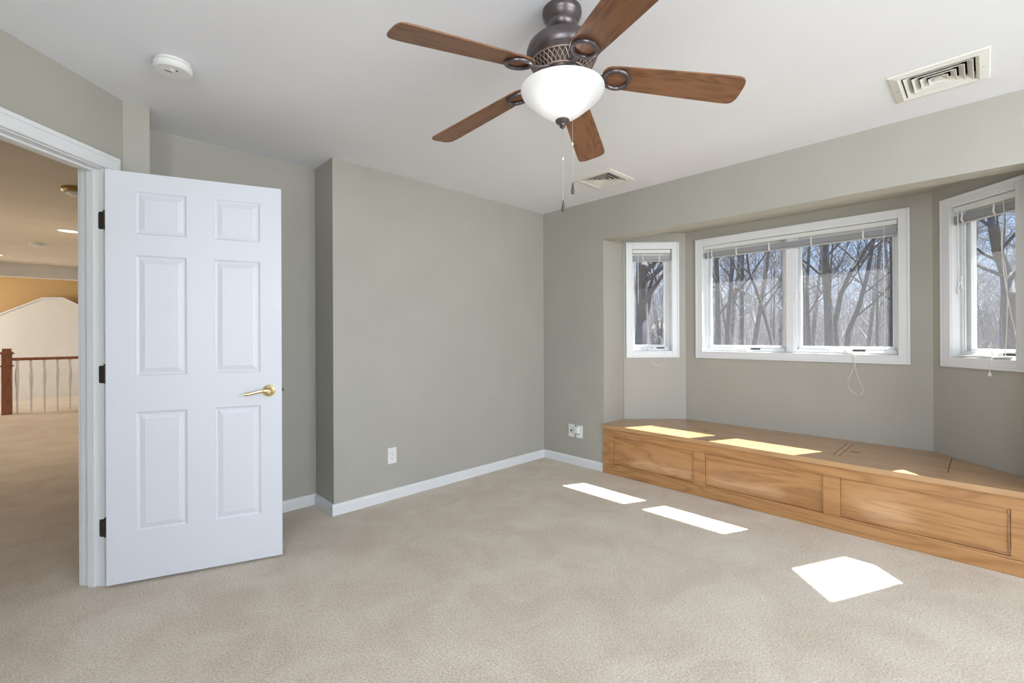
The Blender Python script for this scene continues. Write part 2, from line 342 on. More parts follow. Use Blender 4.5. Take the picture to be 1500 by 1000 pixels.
# ------------------------------------------------------------------ windows in the bay
WINS = {}
for name, dsc in WN.items():
    seg, A, B, OA, OB = dsc['seg']; s0, s1 = dsc['s0'], dsc['s1']
    A, t, nrm = bay_wall(seg, A, B, OA, OB, (s0-G, s1+G, ZB-G, ZT+G))
    T = (lambda A, t, nrm: (lambda s, o, z: A+t*s+nrm*o+Vector((0, 0, z))))(A, t, nrm)
    root = empty(name, T((s0+s1)/2, 0, ZB)); tag(root, kind='structure'); WINS[name] = (T, s0, s1, root)
    cw = .064
    mb = MB()
    for (a, b_, c, d) in ((s0-cw, s0, ZB-cw, ZT+cw), (s1, s1+cw, ZB-cw, ZT+cw), (s0, s1, ZB-cw, ZB), (s0, s1, ZT, ZT+cw)):
        mb.box(a, b_, -.013, 0, c, d, T)
    for (a, b_, c, d) in ((s0-cw, s0-cw+.016, ZB-cw, ZT+cw), (s1+cw-.016, s1+cw, ZB-cw, ZT+cw), (s0-cw+.016, s1+cw-.016, ZB-cw, ZB-cw+.016), (s0-cw+.016, s1+cw-.016, ZT+cw-.016, ZT+cw)):
        mb.box(a, b_, -.019, -.013, c, d, T)
    build(mb, 'window_casing', M['white'], root, bevel=.003)
    mb = MB()
    for (a, b_, c, d) in ((s0-G, s0, ZB-G, ZT+G), (s1, s1+G, ZB-G, ZT+G), (s0, s1, ZB-G, ZB), (s0, s1, ZT, ZT+G)):
        mb.box(a, b_, 0, WT+.01, c, d, T)
    build(mb, 'window_jamb', M['white'], root)
    lites = []
    if dsc['lites'] == 2:
        mid = (s0+s1)/2+.008; mw = .028
        build(MB().box(mid-mw, mid+mw, .03, .138, ZB, ZT, T), 'mullion', M['white'], root, bevel=.003)
        lites = [(s0, mid-mw), (mid+mw, s1)]
    else: lites = [(s0, s1)]
    for li, (a, b_) in enumerate(lites):
        sw = .036; zb, zt = ZB+.012, ZT-.012
        st = build(MB().box(a, a+.014, .055, .075, ZB, ZT, T).box(b_-.014, b_, .055, .075, ZB, ZT, T).box(a+.014, b_-.014, .055, .075, ZB, ZB+.03, T).box(a+.014, b_-.014, .055, .075, ZT-.014, ZT, T),
                   'window_stop', M['white'], root, bevel=.002)
        mb = MB().box(a+.004, a+.004+sw, .085, .12, zb, zt, T).box(b_-.004-sw, b_-.004, .085, .12, zb, zt, T)
        mb.box(a+.004+sw, b_-.004-sw, .085, .12, zb, zb+.042, T).box(a+.004+sw, b_-.004-sw, .085, .12, zt-.042, zt, T)
        sash = build(mb, 'sash', M['white'], root, bevel=.003)
        build(MB().box(a+.004+sw, b_-.004-sw, .101, .105, zb+.042, zt-.042, T), 'window_pane', M['glass'], sash)
        # screen with slim frame
        mb = MB(); fw = .009
        mb.box(a+.014, a+.014+fw, .062, .07, ZB+.03, ZT-.014, T).box(b_-.014-fw, b_-.014, .062, .07, ZB+.03, ZT-.014, T)
        mb.box(a+.014, b_-.014, .062, .07, ZB+.03, ZB+.03+fw, T).box(a+.014, b_-.014, .062, .07, ZT-.014-fw, ZT-.014, T)
        sf = build(mb, 'screen_frame', M['white'], root)
        if name != 'window_1': build(MB().add([T(a+.023, .066, ZB+.039), T(b_-.023, .066, ZB+.039), T(b_-.023, .066, ZT-.023), T(a+.023, .066, ZT-.023)], [(0, 1, 2, 3)]), 'insect_screen', M['screen'], sf)
        # folding crank and dark operator slot
        cx = (a+b_)/2+(.02 if name != 'window_3' else .03)
        mb = MB().box(cx-.05, cx+.05, .03, .055, ZB+.001, ZB+.016, T).lathe([(.014, 0), (.014, .012), (.008, .018)], n=14, T=lambda x_, y_, z_, cx=cx: T(cx+x_, .04+y_, ZB+.016+z_))
        mb.tube([T(cx, .038, ZB+.032), T(cx-.03, .034, ZB+.036), T(cx-.085, .032, ZB+.03), T(cx-.105, .032, ZB+.026)], [.006, .005, .005, .007], 8)
        build(mb, 'crank_handle', M['plastic'], root, smooth=True)
        build(MB().box(cx+.035, cx+.11, .0535, .0548, ZB+.031-.012, ZB+.031, T), 'operator_slot', M['dark'], root)
        # sash lock lever on a stile
        ls = b_-.007 if li == 0 and name != 'window_3' else a+.007
        mb = MB().box(ls-.006, ls+.006, .048, .055, 1.50, 1.58, T).tube([T(ls, .045, 1.54), T(ls, .034, 1.51), T(ls, .036, 1.47)], [.006, .005, .006], 8)
        build(mb, 'sash_lock', M['plastic'], root, smooth=True)

# ------------------------------------------------------------------ blinds, raised to the top of each window
def blind(winname, label, nladder, ladder_pos, wand_s, cords):
    T, s0, s1, _ = WINS[winname]
    root = empty('window_blind', T((s0+s1)/2, .03, ZT-.11)); tag(root, label, 'window blind')
    a, b_ = s0+.006, s1-.006
    build(MB().box(a, b_, .006, .036, ZT-.034, ZT-.003, T), 'headrail', M['alu_white'], root, bevel=.002)
    mb = MB(); nsl = 17
    for i in range(nsl):
        z = ZT-.060-i*.0024; j = .0015*math.sin(i*2.1)
        mb.box(a+.003, b_-.003, .008+j, .034+j, z, z+.0020, T)
    build(mb, 'slat_stack', M['alu'], root)
    build(MB().box(a+.003, b_-.003, .009, .033, ZT-.113, ZT-.1015, T), 'bottom_rail', M['alu'], root, bevel=.003)
    for q in ladder_pos:
        s = a+(b_-a)*q
        build(MB().tube([T(s-.006, .006, ZT-.035), T(s, .003, ZT-.06), T(s-.002, .001, ZT-.09), T(s+.006, .004, ZT-.112)], [.002, .005, .006, .004], 6), 'ladder_loop', M['cord'], root, smooth=True)
    s = a+(b_-a)*wand_s[0]
    build(MB().tube([T(s, .002, ZT-.03), T(s, .0, ZT-.05), T(s+.003, -.001, ZT-.05-wand_s[1])], .0035, 6), 'tilt_wand', M['plasticclear'], root, smooth=True)
    for nm, pts, r in cords:
        build(MB().tube([T(*q) for q in pts], r, 6), nm, M['cord'], root, smooth=True)
    return root
M['alu_white'] = mat('blind_headrail_enamel', (.72, .72, .70), .4)
M['plasticclear'] = mat('pale_wand', (.75, .76, .76), .25)
def smooth_pts(pts, n=6):
    out = []; P = [Vector(p_) for p_ in pts]; P = [P[0]]+P+[P[-1]]
    for i in range(1, len(P)-2):
        for k in range(n):
            t = k/n; a, b_, c, d = P[i-1:i+3]
            out.append(tuple(.5*((2*b_)+(c-a)*t+(2*a-5*b_+4*c-d)*t*t+(3*b_-a-3*c+d)*t**3)))
    out.append(tuple(P[-2])); return out
rnd = random.Random(4)
def coil(s0, s1, z, o, n, amp_s, seed):
    r_ = random.Random(seed); pts = []
    for i in range(n):
        t = i/(n-1); ph = i*1.9
        pts.append((s0+(s1-s0)*(.5+.5*math.sin(ph*.63+seed))*.92+r_.uniform(-.01, .01), o+.012*math.sin(ph*1.3)+r_.uniform(-.005, .005), z+.003+abs(.007*math.sin(ph*2.1))))
    return smooth_pts(pts, 5)
T1, a1_, b1_, _ = WINS['window_1']; T2, a2_, b2_, _ = WINS['window_2']; T3, a3_, b3_, _ = WINS['window_3']
yc = lambda y: P1.y-y
blind('window_1', 'raised white mini blind bunched at the top of the narrow left bay window', 2, (.26, .70), (.13, .46),
      [('lift_cord', smooth_pts([(b1_-.05, .003, ZT-.03), (b1_-.052, .002, 1.7), (b1_-.05, .004, 1.3), (b1_-.06, .01, ZB+.02), (b1_-.07, .0, ZB+.006), (b1_-.075, -.022, ZB-.02), (b1_-.07, -.024, ZB-.07), (b1_-.08, -.004, ZB-.11), (b1_-.12, -.004, ZB-.135), (b1_-.17, -.004, ZB-.12), (b1_-.19, -.022, ZB-.07)]), .0016)])
blind('window_2', 'raised white mini blind spanning the wide double middle bay window', 4, (.055, .21, .40, .62, .86), (.03, .30),
      [('lift_cord', smooth_pts([(yc(.50), .003, ZT-.03), (yc(.502), .002, 1.7), (yc(.498), .004, 1.3), (yc(.50), .012, ZB+.03), (yc(.52), .015, ZB+.006)]), .0018),
       ('cord_tangle', coil(yc(.76), yc(.47), ZB, .016, 40, .1, 3), .0028),
       ('cord_loop', smooth_pts([(yc(.69), .006, ZB+.006), (yc(.682), -.018, ZB+.002), (yc(.676), -.024, ZB-.03), (yc(.672), -.023, ZB-.075), (yc(.69), -.006, ZB-.13), (yc(.714), -.004, ZB-.21), (yc(.695), -.004, ZB-.27), (yc(.655), -.004, ZB-.295)]), .0017),
       ('cord_loop', smooth_pts([(yc(.675), .004, ZB+.006), (yc(.672), -.018, ZB+.002), (yc(.668), -.024, ZB-.05), (yc(.664), -.006, ZB-.12), (yc(.645), -.004, ZB-.19), (yc(.622), -.004, ZB-.25), (yc(.635), -.004, ZB-.295)]), .0017)])
blind('window_3', 'raised white mini blind bunched at the top of the right hand bay window', 2, (.17, .68), (.10, .46),
      [('lift_cord', smooth_pts([(b3_-.075, .002, ZT-.03), (b3_-.07, .0, ZT-.12), (b3_-.085, .001, 1.72), (b3_-.06, .001, 1.55), (b3_-.055, .001, 1.35), (b3_-.07, .004, ZB+.02)]), .0022),
       ('lift_cord', smooth_pts([(b3_-.07, .001, ZT-.12), (b3_-.08, .001, 1.65), (b3_-.05, .001, 1.4), (b3_-.012, .004, 1.18), (b3_-.02, .01, ZB+.03)]), .0022),
       ('cord_tangle', coil(a3_+.03, b3_-.01, ZB, .014, 44, .1, 7), .0034),
       ('cord_tangle', coil(b3_-.2, b3_-.01, ZB+.004, .012, 30, .1, 9), .0036),
       ('cord_end', smooth_pts([(b3_-.12, .006, ZB+.008), (b3_-.125, -.02, ZB), (b3_-.13, -.024, ZB-.04), (b3_-.13, -.023, ZB-.075)]), .0018)])
# tassel knob at the end of that cord
tz = bpy.data.objects['window_blind.002']
build(MB().lathe([(.003, .028), (.006, .022), (.009, .004), (.004, 0)], n=12, T=lambda x_, y_, z_: T3(b3_-.13+x_, -.023+y_, ZB-.103+z_)), 'cord_tassel', M['cord'], tz, smooth=True)

# ------------------------------------------------------------------ window seat of oak
seat = empty('storage_bench', ((XR+P1.x)/2, 1.1, 0)); tag(seat, 'long honey oak window seat with paneled front and lift-up lids in the bay', 'bench')
zt = .429; zb = .397; XN = 3.392; xl0, xl1 = 3.572, 4.022
lids = [(.157, .662), (.700, 1.532), (1.562, 2.05)]
Wq = P1.x-.002
mb = MB()
mb.box(XN, xl0, BY0+.001, BY1-.001, zb, zt)
gap = .004
ys = [lids[0][0]-gap, lids[0][1]+gap, lids[1][0]-gap, lids[1][1]+gap, lids[2][0]-gap, lids[2][1]+gap]
e2 = .003
mb.prism([(xl0, BY0+e2), (P3.x, BY0+e2), (P3.x+ys[0]-BY0-.012, ys[0]), (xl0, ys[0])], zb, zt)            # right end
mb.box(xl0, xl1, ys[1], ys[2], zb, zt); mb.box(xl0, xl1, ys[3], ys[4], zb, zt)
mb.box(xl1, Wq, P2.y+.004, P1.y-.004, zb, zt)
mb.prism([(xl1, ys[0]), (xl1, P2.y+.004), (Wq, P2.y+.004), (P2.x-.003-(P2.y-ys[0]), ys[0])], zb, zt)
mb.prism([(xl1, P1.y-.004), (Wq, P1.y-.004), (xl1, P0.y+P0.x-xl1-.004)], zb, zt)
mb.prism([(xl0, ys[5]), (P0.x+P0.y-ys[5]-.004, ys[5]), (P0.x, P0.y-.004), (P0.x, BY1-.001), (xl0, BY1-.001)], zb, zt)
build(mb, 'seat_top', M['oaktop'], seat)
for k_, (a, b_) in enumerate(lids):
    mb = MB(); x1 = xl1-gap; hy = {0: .61, 1: None, 2: 1.60}[k_]
    poly_end = x1
    if hy is None: mb.box(xl0+gap, x1, a, b_, zb+.001, zt)
    else:
        hx0, hx1, h0, h1 = 3.748, 3.784, hy-.024, hy+.024
        if k_ == 0: cells = [(xl0+gap, x1, a, h0), (xl0+gap, hx0, h0, h1), (hx1, x1, h0, h1), (xl0+gap, x1, h1, b_)]
        else: cells = [(xl0+gap, x1, a, h0), (xl0+gap, hx0, h0, h1), (hx1, x1, h0, h1)]
        for c in cells: mb.box(*c, zb+.001, zt)
        if k_ == 2:
            mb.prism([(xl0+gap, h1), (x1, h1), (x1, min(b_, P0.x+P0.y-x1-.006)), (P0.x+P0.y-b_-.006, b_), (xl0+gap, b_)], zb+.001, zt)
    lid = build(mb, 'seat_lid', M['oaktop'], seat)
    if hy: build(MB().box(3.748, 3.784, hy-.024, hy+.024, zb-.006, zt-.009), 'finger_hole', M['dark'], lid)  # dark block near the top paints the shade inside the hole
# front: face frame, recessed panels, kick board
XF = 3.412
pan = [(-.083, .628), (.719, 1.463), (1.551, 2.266)]; pz0, pz1 = .090, .331
mb = MB(); y0, y1 = BY0+.001, BY1-.001; xb = XF+.02
mb.box(XF, xb, y0, y1, pz1, zb).box(XF, xb, y0, y1, .0, pz0)
for a, b_ in ((y0, pan[0][0]), (pan[0][1], pan[1][0]), (pan[1][1], pan[2][0]), (pan[2][1], y1)): mb.box(XF, xb, a, b_, pz0, pz1)
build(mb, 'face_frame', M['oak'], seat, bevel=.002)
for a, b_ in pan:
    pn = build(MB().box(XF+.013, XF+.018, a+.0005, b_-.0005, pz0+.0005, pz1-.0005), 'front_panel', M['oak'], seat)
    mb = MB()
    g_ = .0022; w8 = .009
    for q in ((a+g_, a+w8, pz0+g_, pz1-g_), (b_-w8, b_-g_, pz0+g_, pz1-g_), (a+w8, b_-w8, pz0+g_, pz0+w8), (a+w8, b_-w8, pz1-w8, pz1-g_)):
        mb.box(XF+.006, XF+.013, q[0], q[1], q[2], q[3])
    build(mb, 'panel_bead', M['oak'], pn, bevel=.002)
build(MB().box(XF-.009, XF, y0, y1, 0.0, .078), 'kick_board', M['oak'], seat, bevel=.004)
build(MB().box(XF-.006, XF, y0, y1, zb-.014, zb-.003), 'cove_molding', M['oak'], seat, bevel=.003)

# ------------------------------------------------------------------ doorway trim and the open door
mb = MB(); cw = .072; o1 = .016
mb.box(DO0-.005-cw, DO0-.005, 0, o1, 0, DZ+.005+cw, TW).box(DO1+.005, DO1+.005+cw, 0, o1, 0, DZ+.005+cw, TW).box(DO0-.005, DO1+.005, 0, o1, DZ+.005, DZ+.005+cw, TW)
mb.box(DO0-.005-cw, DO0-.005-cw+.02, o1, o1+.005, 0, DZ+.005+cw, TW).box(DO0-.005-cw+.02, DO1+.005+cw, o1, o1+.005, DZ+.005+cw-.02, DZ+.005+cw, TW)
mb.box(DO0-.013, DO0-.008, o1, o1+.003, 0, DZ+.013, TW).box(DO0-.008, DO1, o1, o1+.003, DZ+.008, DZ+.013, TW)
mb.box(DO0-.005-cw, DO0-.005, -WTD-o1, -WTD, 0, DZ+.005+cw, TW).box(DO1+.005, DO1+.005+cw, -WTD-o1, -WTD, 0, DZ+.005+cw, TW).box(DO0-.005, DO1+.005, -WTD-o1, -WTD, DZ+.005, DZ+.005+cw, TW)
structure(mb, 'trim_2', M['white'], bevel=.003)
mb = MB()
mb.box(DO0-jt, DO0, -WTD, 0, 0, DZ+jt, TW).box(DO1, DO1+jt, -WTD, 0, 0, DZ+jt, TW).box(DO0, DO1, -WTD, 0, DZ, DZ+jt, TW)
mb.box(DO0, DO0+.011, -.075, -.038, 0, DZ, TW).box(DO1-.011, DO1, -.075, -.038, 0, DZ, TW).box(DO0+.011, DO1-.011, -.075, -.038, DZ-.011, DZ, TW)
structure(mb, 'trim_3', M['white'], bevel=.002)

AX, AY, ANG = .129, 2.964, -.3401
DD = Vector((math.cos(ANG), math.sin(ANG), 0)); DN = Vector((math.sin(ANG), -math.cos(ANG), 0))     # along the leaf, toward the viewer
def TD(s, o, z): return Vector((AX, AY, 0))+DD*s+DN*o+Vector((0, 0, z))
door = empty('door_1', (AX, AY, 0)); tag(door, kind='structure')
LW, LZ0, LZ1, LT = .762, .013, 2.032, .035
PS = [(.116, .327), (.446, .659)]; PZ = [(.254, .846), (1.025, 1.623), (1.728, 1.940)]
ins = [(0, 0), (.004, -.0045), (.011, -.0075), (.016, -.0075), (.020, -.0055), (.039, -.0005), (.041, -.0012)]
def door_face(mb, side):
    # side: 0 viewer side (o=0, outward +o), 1 far side (o=-LT)
    def P(s, dep, z): return TD(s, dep if side == 0 else -LT-dep, z)
    xs = [0, PS[0][0], PS[0][1], PS[1][0], PS[1][1], LW]; zs = [LZ0]+[q for p_ in PZ for q in p_]+[LZ1]
    for i in range(5):
        for j in range(7):
            if i in (1, 3) and j in (1, 3, 5): continue
            mb.add([P(xs[i], 0, zs[j]), P(xs[i+1], 0, zs[j]), P(xs[i+1], 0, zs[j+1]), P(xs[i], 0, zs[j+1])], [(0, 1, 2, 3)])
    for a, b_ in PS:
        for c, d in PZ:
            rings = []
            for i_, dep in ins: rings += [P(a+i_, dep, c+i_), P(b_-i_, dep, c+i_), P(b_-i_, dep, d-i_), P(a+i_, dep, d-i_)]
            fs = []
            for k in range(len(ins)-1):
                for q in range(4): fs.append((4*k+q, 4*k+(q+1) % 4, 4*k+4+(q+1) % 4, 4*k+4+q))
            k = 4*(len(ins)-1); fs.append((k, k+1, k+2, k+3)); mb.add(rings, fs)
mb = MB(); door_face(mb, 0); door_face(mb, 1)
for a, b_ in (((0, LZ0), (LW, LZ0)), ((LW, LZ0), (LW, LZ1)), ((LW, LZ1), (0, LZ1)), ((0, LZ1), (0, LZ0))):
    mb.add([TD(a[0], 0, a[1]), TD(b_[0], 0, b_[1]), TD(b_[0], -LT, b_[1]), TD(a[0], -LT, a[1])], [(0, 1, 2, 3)])
import bmesh
leaf = build(mb, 'door_leaf', M['door'], door)
bm = bmesh.new(); bm.from_mesh(leaf.data); bmesh.ops.remove_doubles(bm, verts=bm.verts, dist=1e-5); bmesh.ops.recalc_face_normals(bm, faces=bm.faces); bm.to_mesh(leaf.data); bm.free()
hs, hz = .699, .922
def TH(sign, o0):
    return lambda x_, y_, z_: TD(hs+x_, o0+sign*z_, hz+y_)
for sign, o0 in ((1, 0), (-1, -LT)):
    mb = MB().lathe([(.0325, 0), (.0325, .004), (.029, .009), (.018, .013), (.014, .016), (.012, .032), (.012, .047)], n=32, T=TH(sign, o0))
    hd = build(mb, 'door_handle', M['brass'], door, smooth=True); tag(hd, 'polished brass lever handle')
    pts = [(0, .002, .046), (-.02, .004, .050), (-.05, .0, .050), (-.085, -.008, .048), (-.112, -.012, .046)]
    vs = smooth_pts(pts, 5); mb = MB(); sec = []
    for i, p_ in enumerate(vs):
        t = i/(len(vs)-1); hh = .010*(1-.15*t); th = .0055
        for q in range(10):
            a = 2*math.pi*q/10; sec.append(TH(sign, o0)(p_[0], p_[1]+hh*math.sin(a), p_[2]+th*math.cos(a)))
    fs = []
    for i in range(len(vs)-1):
        for q in range(10): fs.append((i*10+q, i*10+(q+1) % 10, (i+1)*10+(q+1) % 10, (i+1)*10+q))
    fs += [tuple(range(9, -1, -1)), tuple((len(vs)-1)*10+q for q in range(10))]
    build(MB().add(sec, fs), 'lever', M['brass'], hd, smooth=True)
build(MB().box(LW, LW+.010, -.022, -.011, hz-.008, hz+.008, TD), 'door_latch', M['hinge'], door, bevel=.002)
build(MB().box(LW-.001, LW+.0015, -.030, -.005, hz-.028, hz+.028, TD), 'latch_plate', M['brass'], door)
for z in (1.79, 1.036, .285):
    mb = MB()
    # jamb leaf (rounded corners), knuckle
    pl = []
    for cx_, cz_, a0 in ((-.013, z+.034, 90), (-.013, z-.034, 180)):
        for q in range(5):
            a = math.radians(a0+q*22.5); pl.append((cx_+.009*math.cos(a), cz_+.009*math.sin(a)))
    pl += [(.002, z-.043), (.002, z+.043)]
    mb.prism(pl, 0, .002, lambda o, z_, d: TW(DO0+d, o, z_))
    piv = TW(DO0+.0, .008, z)
    mb.lathe([(.006, z-.045), (.006, z+.045)], c=(piv.x, piv.y), n=12)
    mb.lathe([(.0075, z+.045), (.0075, z+.049), (.003, z+.051)], c=(piv.x, piv.y), n=12)
    mb.box(-.002, .0, -.033, -.002, z-.045, z+.045, TD)
    build(mb, 'door_hinge', M['hinge'], door, smooth=True)

# ------------------------------------------------------------------ baseboards
def baseboard(name, a, b_, nrm, h=.076, t=.014):
    a, b_, nrm = Vector((*a, 0)), Vector((*b_, 0)), Vector((*nrm, 0)).normalized(); L = (b_-a).length; d = (b_-a)/L
    prof = [(0, 0), (t, 0), (t, h-.018), (t-.005, h-.006), (t-.009, h), (0, h)]
    n = len(prof); vs = [a+nrm*p_[0]+Vector((0, 0, p_[1])) for p_ in prof]+[b_+nrm*p_[0]+Vector((0, 0, p_[1])) for p_ in prof]
    structure(MB().add(vs, [tuple(range(n)), tuple(range(2*n-1, n-1, -1))]+[(i, (i+1) % n, n+(i+1) % n, n+i) for i in range(n)]), name, M['white'])
baseboard('baseboard_back', (XA-.014, YB), (XR, YB), (0, -1)); baseboard('baseboard_right', (XR, YB-.014), (XR, BY1+.001), (-1, 0))
baseboard('baseboard_recess', (XP, YN), (XA, YN), (0, -1)); baseboard('baseboard_recess_side', (XA, YN-.014), (XA, YB-.0), (-1, 0))
baseboard('baseboard_recess_left', (XP, YN-.014), (XP, YB), (1, 0)); baseboard('baseboard_pier', (XQ, YB), (XP+.014, YB), (0, -1))
baseboard('baseboard_right_front', (XR, BY0-.001), (XR, YS), (-1, 0)); baseboard('baseboard_rear', (XW, YS), (XR, YS), (0, 1)); baseboard('baseboard_left', (XW, YS), (XW, yw0), (1, 0))

# ------------------------------------------------------------------ ceiling vents
def vent(c, label):
    cx, cy = c; root = empty('ceiling_vent', (cx, cy, H-.012)); tag(root, label, 'air vent', 'square ceiling air vents')
    R, r = .172, .125
    mb = MB(); ring = []
    for h_, z in ((R, H-.0005), (R-.004, H-.006), (r+.012, H-.013), (r, H-.006), (r, H+.03)): ring += [(cx-h_, cy-h_, z), (cx+h_, cy-h_, z), (cx+h_, cy+h_, z), (cx-h_, cy+h_, z)]
    mb.add(ring, [(4*k+q, 4*k+(q+1) % 4, 4*k+4+(q+1) % 4, 4*k+4+q) for k in range(4) for q in range(4)])
    build(mb, 'vent_frame', M['vent'], root)
    for k in range(4):
        r0 = r-.009-k*.028; vs = []
        for h_, z in ((r0+.003, H-.0105), (r0, H-.0105), (r0-.019, H+.009), (r0-.018, H+.010), (r0, H-.0085), (r0+.003, H-.0085)): vs += [(cx-h_, cy-h_, z), (cx+h_, cy-h_, z), (cx+h_, cy+h_, z), (cx-h_, cy+h_, z)]
        fs = [(4*i+q, 4*i+(q+1) % 4, 4*((i+1) % 6)+(q+1) % 4, 4*((i+1) % 6)+q) for i in range(6) for q in range(4)]
        build(MB().add(vs, fs), 'vent_louver', M['vent'], root)
    build(MB().box(cx-.014, cx+.014, cy-.014, cy+.014, H-.008, H-.005), 'vent_center', M['vent'], root)
    mb = MB().add([(cx-VH+.001, cy-VH+.001, H+.02), (cx+VH-.001, cy-VH+.001, H+.02), (cx+VH-.001, cy+VH-.001, H+.02), (cx-VH+.001, cy+VH-.001, H+.02), (cx-VH+.001, cy-VH+.001, H+.19), (cx+VH-.001, cy-VH+.001, H+.19), (cx+VH-.001, cy+VH-.001, H+.19), (cx-VH+.001, cy+VH-.001, H+.19)],
                  [(4, 5, 6, 7), (0, 1, 5, 4), (1, 2, 6, 5), (2, 3, 7, 6), (3, 0, 4, 7)])
    build(mb, 'vent_duct', M['dark'], root)
    for sx in (-1, 1): build(MB().lathe([(.004, H-.0115), (.004, H-.006)], c=(cx, cy+sx*.15), n=8), 'vent_screw', M['steel'], root)
vent(VB, 'square white louvered ceiling vent near the upper right, above the bay opening')
vent(VS, 'square white louvered ceiling vent by the far corner, behind the fan pull chains')

# smoke detector
sx_, sy_ = .337, 2.505
sd = empty('smoke_detector', (sx_, sy_, H-.04)); tag(sd, 'round white smoke detector on the bedroom ceiling above the open door', 'smoke detector')
build(MB().lathe([(.066, H), (.066, H-.008), (.060, H-.012), (.060, H-.015)], c=(sx_, sy_), n=40), 'detector_base', M['plastic'], sd, smooth=True)
build(MB().lathe([(.060, H-.0145), (.072, H-.0155), (.0735, H-.020), (.072, H-.034), (.064, H-.041), (.0, H-.0425)], c=(sx_, sy_), n=40), 'detector_cover', M['plastic'], sd, smooth=True)
build(MB().lathe([(.009, H-.040), (.009, H-.045), (.006, H-.046)], c=(sx_-.005, sy_-.018), n=16), 'test_button', M['white'], sd, smooth=True)
build(MB().box(sx_-.03, sx_-.004, sy_-.002, sy_+.002, H-.0435, H-.042), 'detector_slot', M['hinge'], sd)
build(MB().box(sx_+.006, sx_+.014, sy_-.03, sy_-.022, H-.0435, H-.042), 'indicator_light', M['hinge'], sd)

# ------------------------------------------------------------------ outlets
def plate_local(T, root, duplex=True):
    w_, h_ = .0355, .0585
    build(MB().prism([(-w_, -h_), (w_, -h_), (w_, h_), (-w_, h_)], 0, .005, T), 'cover_plate', M['plastic'], root, bevel=.002)
    if duplex:
        for s_ in (-1, 1):
            pl = [(.017*math.cos(a), s_*.0195+.0145*max(-.85, min(.85, math.sin(a)*1.2))) for a in [i*math.pi/8 for i in range(16)]]
            q = build(MB().prism(pl, .005, .0065, T), 'receptacle', M['plastic'], root)
            build(MB().box(-.0075, -.0055, s_*.0195-.004, s_*.0195+.005, .0065, .0068, T).box(.0055, .0075, s_*.0195-.004, s_*.0195+.004, .0065, .0068, T).box(-.002, .002, s_*.0195-.010, s_*.0195-.006, .0065, .0068, T), 'socket_slot', M['dark'], q)
        build(MB().lathe([(.003, 0), (.003, .001)], n=8, T=lambda x_, y_, z_: T(x_, y_, .005+z_)), 'plate_screw', M['steel'], root)
oc = Vector((1.733, YB, .326)); r_ = empty('wall_outlet', (oc.x, oc.y-.001, oc.z-.058)); tag(r_, 'white duplex outlet low on the back wall, standing alone', 'wall outlet')
plate_local(lambda x_, y_, z_: Vector((oc.x+x_, YB-z_, oc.z+y_)), r_)
oc2 = Vector((XR, 2.735, .316)); r_ = empty('cable_jack', (XR-.001, oc2.y, oc2.z-.058)); tag(r_, 'white wall plate with a round dark jack, left of the plugged-in outlet', 'wall plate')
TJ = lambda x_, y_, z_: Vector((XR-z_, oc2.y-x_, oc2.z+y_))
plate_local(TJ, r_, False)
build(MB().lathe([(.0085, .005), (.0085, .008), (.006, .008)], n=16, T=TJ), 'jack_ring', M['steel'], r_, smooth=True)
build(MB().lathe([(.0062, .005), (.0062, .0155), (.004, .016)], n=16, T=TJ), 'jack_socket', M['dark'], r_, smooth=True)
oc3 = Vector((XR, 2.640, .314)); r_ = empty('wall_outlet', (XR-.001, oc3.y, oc3.z-.058)); tag(r_, 'white outlet beside the window seat with a white adapter plugged in', 'wall outlet')
TK = lambda x_, y_, z_: Vector((XR-z_, oc3.y-x_, oc3.z+y_))
plate_local(TK, r_)
r2 = empty('plug_adapter', (XR-.007, oc3.y+.012, oc3.z-.01)); tag(r2, 'small white plug-in adapter in the outlet beside the window seat', 'adapter')
build(MB().box(-.038, .006, -.014, .048, .0071, .040, TK), 'adapter_body', M['plastic'], r2, bevel=.005)
build(MB().box(-.030, .002, -.048, -.024, .0071, .026, TK), 'night_light', M['plasticclear'], r2, bevel=.006)
build(MB().box(-.020, -.008, -.026, -.012, .0075, .018, TK), 'adapter_neck', M['hinge'], r2)

# ------------------------------------------------------------------ ceiling fan
FX, FY = 1.336, 1.103
fan = empty('ceiling_fan', (FX, FY, H)); tag(fan, 'five blade ceiling fan with walnut blades, bronze motor and white glass bowl light', 'ceiling fan')
c = (FX, FY)
build(MB().lathe([(.073, H), (.074, H-.012), (.071, H-.024), (.069, H-.026), (.066, H-.034), (.057, H-.044), (.054, H-.047), (.054, H-.052), (.050, H-.064), (.040, H-.074), (.030, H-.078), (.0, H-.076)], c, 48), 'canopy', M['bronze'], fan, smooth=True)
build(MB().lathe([(.024, H-.072), (.016, H-.080), (.016, H-.100), (.028, H-.104)], c, 24), 'downrod', M['dark'], fan, smooth=True)
build(MB().lathe([(.0, H-.094), (.050, H-.094), (.078, H-.099), (.083, H-.103), (.084, H-.106), (.110, H-.118), (.128, H-.136), (.1345, H-.156), (.133, H-.172), (.126, H-.182), (.127, H-.186), (.122, H-.190), (.123, H-.193), (.117, H-.197)], c, 64), 'motor_housing', M['bronze'], fan, smooth=True)
build(MB().lathe([(.115, H-.196), (.083, H-.232), (.0, H-.236)], c, 48), 'motor_core', M['hinge'], fan, smooth=True)
mb = MB()
for i in range(44):                       # pierced gallery of crossing ribs
    a0 = 2*math.pi*i/36
    for s_ in (-1, 1):
        pts = []
        for k in range(7):
            t = k/6; a = a0+s_*(t-.5)*.26; r = .1185*(1-t)+.0865*t; z = H-.197*(1-t)-.234*t
            pts.append((FX+r*math.cos(a), FY+r*math.sin(a), z))
        mb.tube(pts, .0016, 5)
